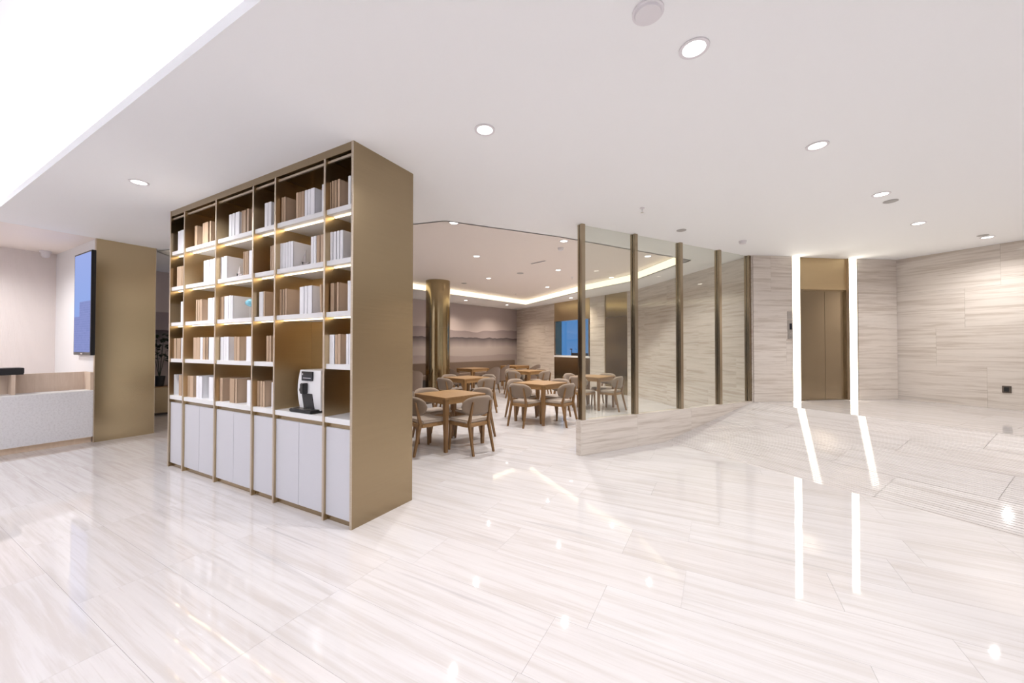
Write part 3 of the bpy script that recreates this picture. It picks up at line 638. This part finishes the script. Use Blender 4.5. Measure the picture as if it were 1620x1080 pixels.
# back row: tables along the mural bench, tub chairs
bt = [((-7.0, 10.15), 'square oak table left of the back tub chair, by the mural bench'), ((-6.55, 12.2), 'square oak table in the far corner under the mural'), ((-7.85, 7.8), 'square oak table left of the brass column, partly behind the bookcase')]
for (tx, ty), nm in bt: dup(tproto, (tx, ty, 0), TA, nm)
def make_tub(loc, rz, label):
    t = thing('tub_chair', label, 'armchair', (loc[0], loc[1], 0), rz, 'brown tub chairs in the back row')
    mb = MB(); n = 18; rings = []
    for i in range(n + 1):
        f = i / n; an = R(200) + f * R(-220) if False else R(-10) - f * R(160) - (R(0))
        # plan: an open horseshoe round the back (-y)
        cxx, cyy = .29 * math.cos(an), .27 * math.sin(an); top = .62 + .20 * max(0, -math.sin(an)) ** 1.5
        ox, oy = cxx * 1.10, cyy * 1.12
        rings.append([(cxx * .9, cyy * .9, .33), (cxx, cyy, top), (ox, oy, top + .005), (ox * .93, oy * .93, .30)])
    for r_ in rings: mb.v += r_
    for i in range(n):
        for j in range(4): mb.f.append((4 * i + j, 4 * i + (j + 1) % 4, 4 * i + 4 + (j + 1) % 4, 4 * i + 4 + j)); mb.mi.append(0)
    mb.f += [(0, 1, 2, 3), (4 * n + 3, 4 * n + 2, 4 * n + 1, 4 * n)]; mb.mi += [0, 0]
    mb.build('shell', 'brown_fabric', t, smooth=50)
    MB().prism([(.26 * math.cos(q_), .25 * math.sin(q_) + (.0 if math.sin(q_) < 0 else .03)) for q_ in [R(20 * k) for k in range(18)]], .34, .45).build('seat', 'cream', t, smooth=40, bevel=.02)
    for sx in (-1, 1):
        for sy in (-1, 1): MB().frustum((sx * .22, sy * .21, 0), (.011, .011), (sx * .17, sy * .16, .345), (.02, .02)).build('leg', 'oak_leg', t)
    return t
tubs = [((-6.58, 11.22), TA + R(110), 'brown tub chair with its back to the room, right of the back table'), ((-6.22, 9.95), TA + R(90), 'brown tub chair at the near side of the back bench table'), ((-7.18, 9.38), TA + R(0), 'brown tub chair half hidden behind the brass column'),
        ((-5.78, 12.03), TA + R(90), 'brown tub chair at the far corner table'), ((-7.12, 7.45), TA + R(80), 'tub chair left of the brass column, beside the bookcase edge')]
tp = None
for p, rz, lab in tubs:
    if tp is None: tp = make_tub(p, rz, lab)
    else: dup(tp, (p[0], p[1], 0), rz, lab)
x, y = mp(4.0, .02); t = thing('banquette', 'long brown upholstered bench running below the mountain mural', 'bench', (x, y, 0), MA)
B(0, 8.4, -.50, -.04, 0, .32).build('base', 'dark', t); B(0, 8.4, -.55, -.12, .32, .45).build('seat', 'brown_fabric', t, bevel=.02); B(0, 8.4, -.16, 0, .32, .86).build('backrest', 'brown_fabric', t, bevel=.02)
# brass column
cxy = (-6.88, 8.25); t = thing('brass_column', 'round polished brass column in the dining area', 'column', (*cxy, 0))
MB().lathe([(.335, .04), (.335, ZT)], 48).build('shaft', 'column', t, smooth=40); MB().lathe([(.345, 0), (.345, .04)], 48).build('base_ring', 'bronze', t, smooth=40); MB().lathe([(.337, 1.98), (.337, 1.984)], 48).build('sheet_joint', 'dark', t, smooth=40)

# ------------------------------------------------------------------ ceiling fittings
def make_down(loc, label):
    t = thing('downlight', label, 'downlight', loc, 0, 'recessed ceiling downlights')
    mb = MB(); n = 28; pr = [(.078, -.001), (.078, -.006), (.060, -.006), (.056, .012)]
    vs = [(r * math.cos(2 * math.pi * i / n), r * math.sin(2 * math.pi * i / n), z) for r, z in pr for i in range(n)]
    mb.add(vs, [(k * n + i, k * n + (i + 1) % n, (k + 1) * n + (i + 1) % n, (k + 1) * n + i) for k in range(3) for i in range(n)]).build('trim_ring', 'device', t, smooth=40)
    MB().lathe([(.057, -.004), (.050, -.005)], 24).build('lens', 'lens', t)
    return t
def lamp(loc, watt, col, size=155, blend=.9):
    l = bpy.data.lights.new('downlight_lamp', 'SPOT'); l.energy = watt; l.color = col; l.spot_size = R(size); l.spot_blend = blend; l.shadow_soft_size = .016
    o = bpy.data.objects.new('downlight_lamp', l); C.objects.link(o); o.location = (loc[0], loc[1], loc[2] - .012); return o
downs = [(1098, 76, ZC, 'nearest downlight, beside the ceiling smoke detector', LOBBY_W, NEUT), (767, 205, ZC, 'downlight right of the bookcase end', LOBBY_W, NEUT), (220, 288, ZC, 'downlight above the lobby left of the bookcase', LOBBY_W, NEUT),
         (1293, 230, ZC, 'downlight above the foot of the ramp', LOBBY_W, NEUT), (1394, 307, ZC, 'downlight above the ramp beside the round ceiling speaker', LOBBY_W, NEUT), (1453, 353, ZC, 'downlight before the elevator lobby', LOBBY_W, NEUT), (1562, 375, ZC, 'downlight close to the right stone wall', LOBBY_W, NEUT),
         (718, 352, ZT, 'dining downlight nearest the bookcase', DINE_W, NEUT), (754, 405, ZT, 'second dining downlight in line from the bookcase', DINE_W, NEUT), (773, 440, ZT, 'third dining downlight in line from the bookcase', DINE_W, NEUT), (892, 381, ZT, 'dining downlight left of the first glass post', DINE_W, NEUT),
         (883, 427, ZT, 'dining downlight behind the one left of the first glass post', DINE_W, NEUT), (866, 454, ZT, 'dining downlight close to the corner of the light line', DINE_W, NEUT), (1025, 405, ZT, 'downlight seen through the second glass pane', DINE_W, NEUT), (967, 439, ZT, 'downlight seen through the first glass pane', DINE_W, NEUT),
         (737, 475, ZC, 'small downlight outside the light line, left along the mural', DINE_W, WARM), (802, 482, ZC, 'small downlight outside the light line, near the mural corner', DINE_W, WARM), (903, 471, ZC, 'small downlight above the service window', DINE_W, WARM)]
for yy in (-2.6, -.9, .8): downs.append((None, (-9.35, yy, ZC), ZC, 'added fill downlight over the reception, %s' % {-2.6: 'farthest from the display', -.9: 'in the middle', .8: 'nearest the display'}[yy], 130, NEUT))  # added lamps outside the view, put in to brighten the reception
NTH = ('first', 'second', 'third', 'fourth')
for k_, xx in enumerate((-6.5, -4.3, -2.1, .1)): downs.append((None, (xx, -1.1, ZR), ZR, 'added fill downlight in the raised lobby ceiling, %s from the reception' % NTH[k_], 125, (.96, .95, 1.0)))  # added out of view to light the bookcase front and near floor
for k_, (xx, yy) in enumerate(((3.4, -2.6), (3.4, .2), (5.0, 2.2), (4.7, 4.4))): downs.append((None, (xx, yy, ZC), ZC, 'added fill lobby downlight right of the viewer, %s towards the ramp' % NTH[k_], LOBBY_W, NEUT))  # unseen fill lamps, added so the lobby ceiling brightens evenly
dp_ = None
for px, py, z, lab, wt, col in downs:
    p = py if px is None else onz(px, py, z); lab = 'round white recessed ' + lab
    if dp_ is None: dp_ = make_down(p, lab)
    else: dup(dp_, p, 0, lab)
    lamp(p, wt, col, 142 if wt == DINE_W else 155)
def disc(px, py, z, name, label, cat, r, h, mat='device'):
    p = onz(px, py, z); t = thing(name, label, cat, (p[0], p[1], z))
    MB().lathe([(r, 0), (r, -h * .5)], 28).build('base', mat, t, smooth=40); MB().lathe([(r * .86, -h * .5), (r * .80, -h), (r * .3, -h * 1.02)], 28).build('cover', mat, t, smooth=40); return t
disc(1025, 18, ZC, 'smoke_detector', 'round white cover disc on the ceiling at the top of the view', 'detector', .075, .02)
disc(1175, 381, ZC, 'smoke_detector', 'white smoke detector above the last glass panes', 'detector', .055, .045)
disc(887, 392, ZT, 'smoke_detector', 'white smoke detector beside the downlight left of the first glass post', 'detector', .055, .045)
disc(1078, 364, ZC, 'ceiling_speaker', 'flat grey ceiling grille above the third glass post', 'speaker', .065, .01, 'grille')
disc(1409, 318, ZC, 'ceiling_speaker', 'flat grey ceiling grille above the ramp', 'speaker', .065, .01, 'grille')
disc(823, 432, ZT, 'ceiling_speaker', 'flat grey ceiling grille in the middle of the dining ceiling', 'speaker', .085, .01, 'grille')
disc(734, 448, ZT, 'ceiling_speaker', 'flat grey ceiling grille beside the brass column', 'speaker', .08, .01, 'grille')
disc(1555, 372, ZC, 'ceiling_speaker', 'flat grey ceiling grille beside the right wall downlight', 'speaker', .06, .01, 'grille')
for px, py, z, lab in ((1016, 329, ZC, 'small chrome sprinkler head on the ceiling above the glass partition'), (816, 464, ZT, 'small chrome sprinkler head on the dining ceiling near the corner'), (905, 438, ZT, 'small chrome sprinkler head on the dining ceiling beside the first glass post')):
    p = onz(px, py, z); t = thing('sprinkler', lab, 'sprinkler', p)
    MB().lathe([(.03, 0), (.028, -.008)], 18).build('rosette', 'device', t); MB().lathe([(.008, -.008), (.008, -.05)], 10).build('stem', 'chrome', t); MB().lathe([(.018, -.05), (.018, -.054)], 12).build('deflector', 'chrome', t)
a = Vector(onz(840, 417, ZT)[:2]); c = Vector(onz(863, 412, ZT)[:2])
t = thing('slot_diffuser', 'thin linear air slot in the dining ceiling', 'air slot', (a.x, a.y, ZT), math.atan2((c - a).y, (c - a).x))
B(0, (c - a).length, -.03, .03, -.006, 0).build('frame', 'device', t); B(.01, (c - a).length - .01, -.014, .014, -.008, -.006).build('slot', 'dark', t)
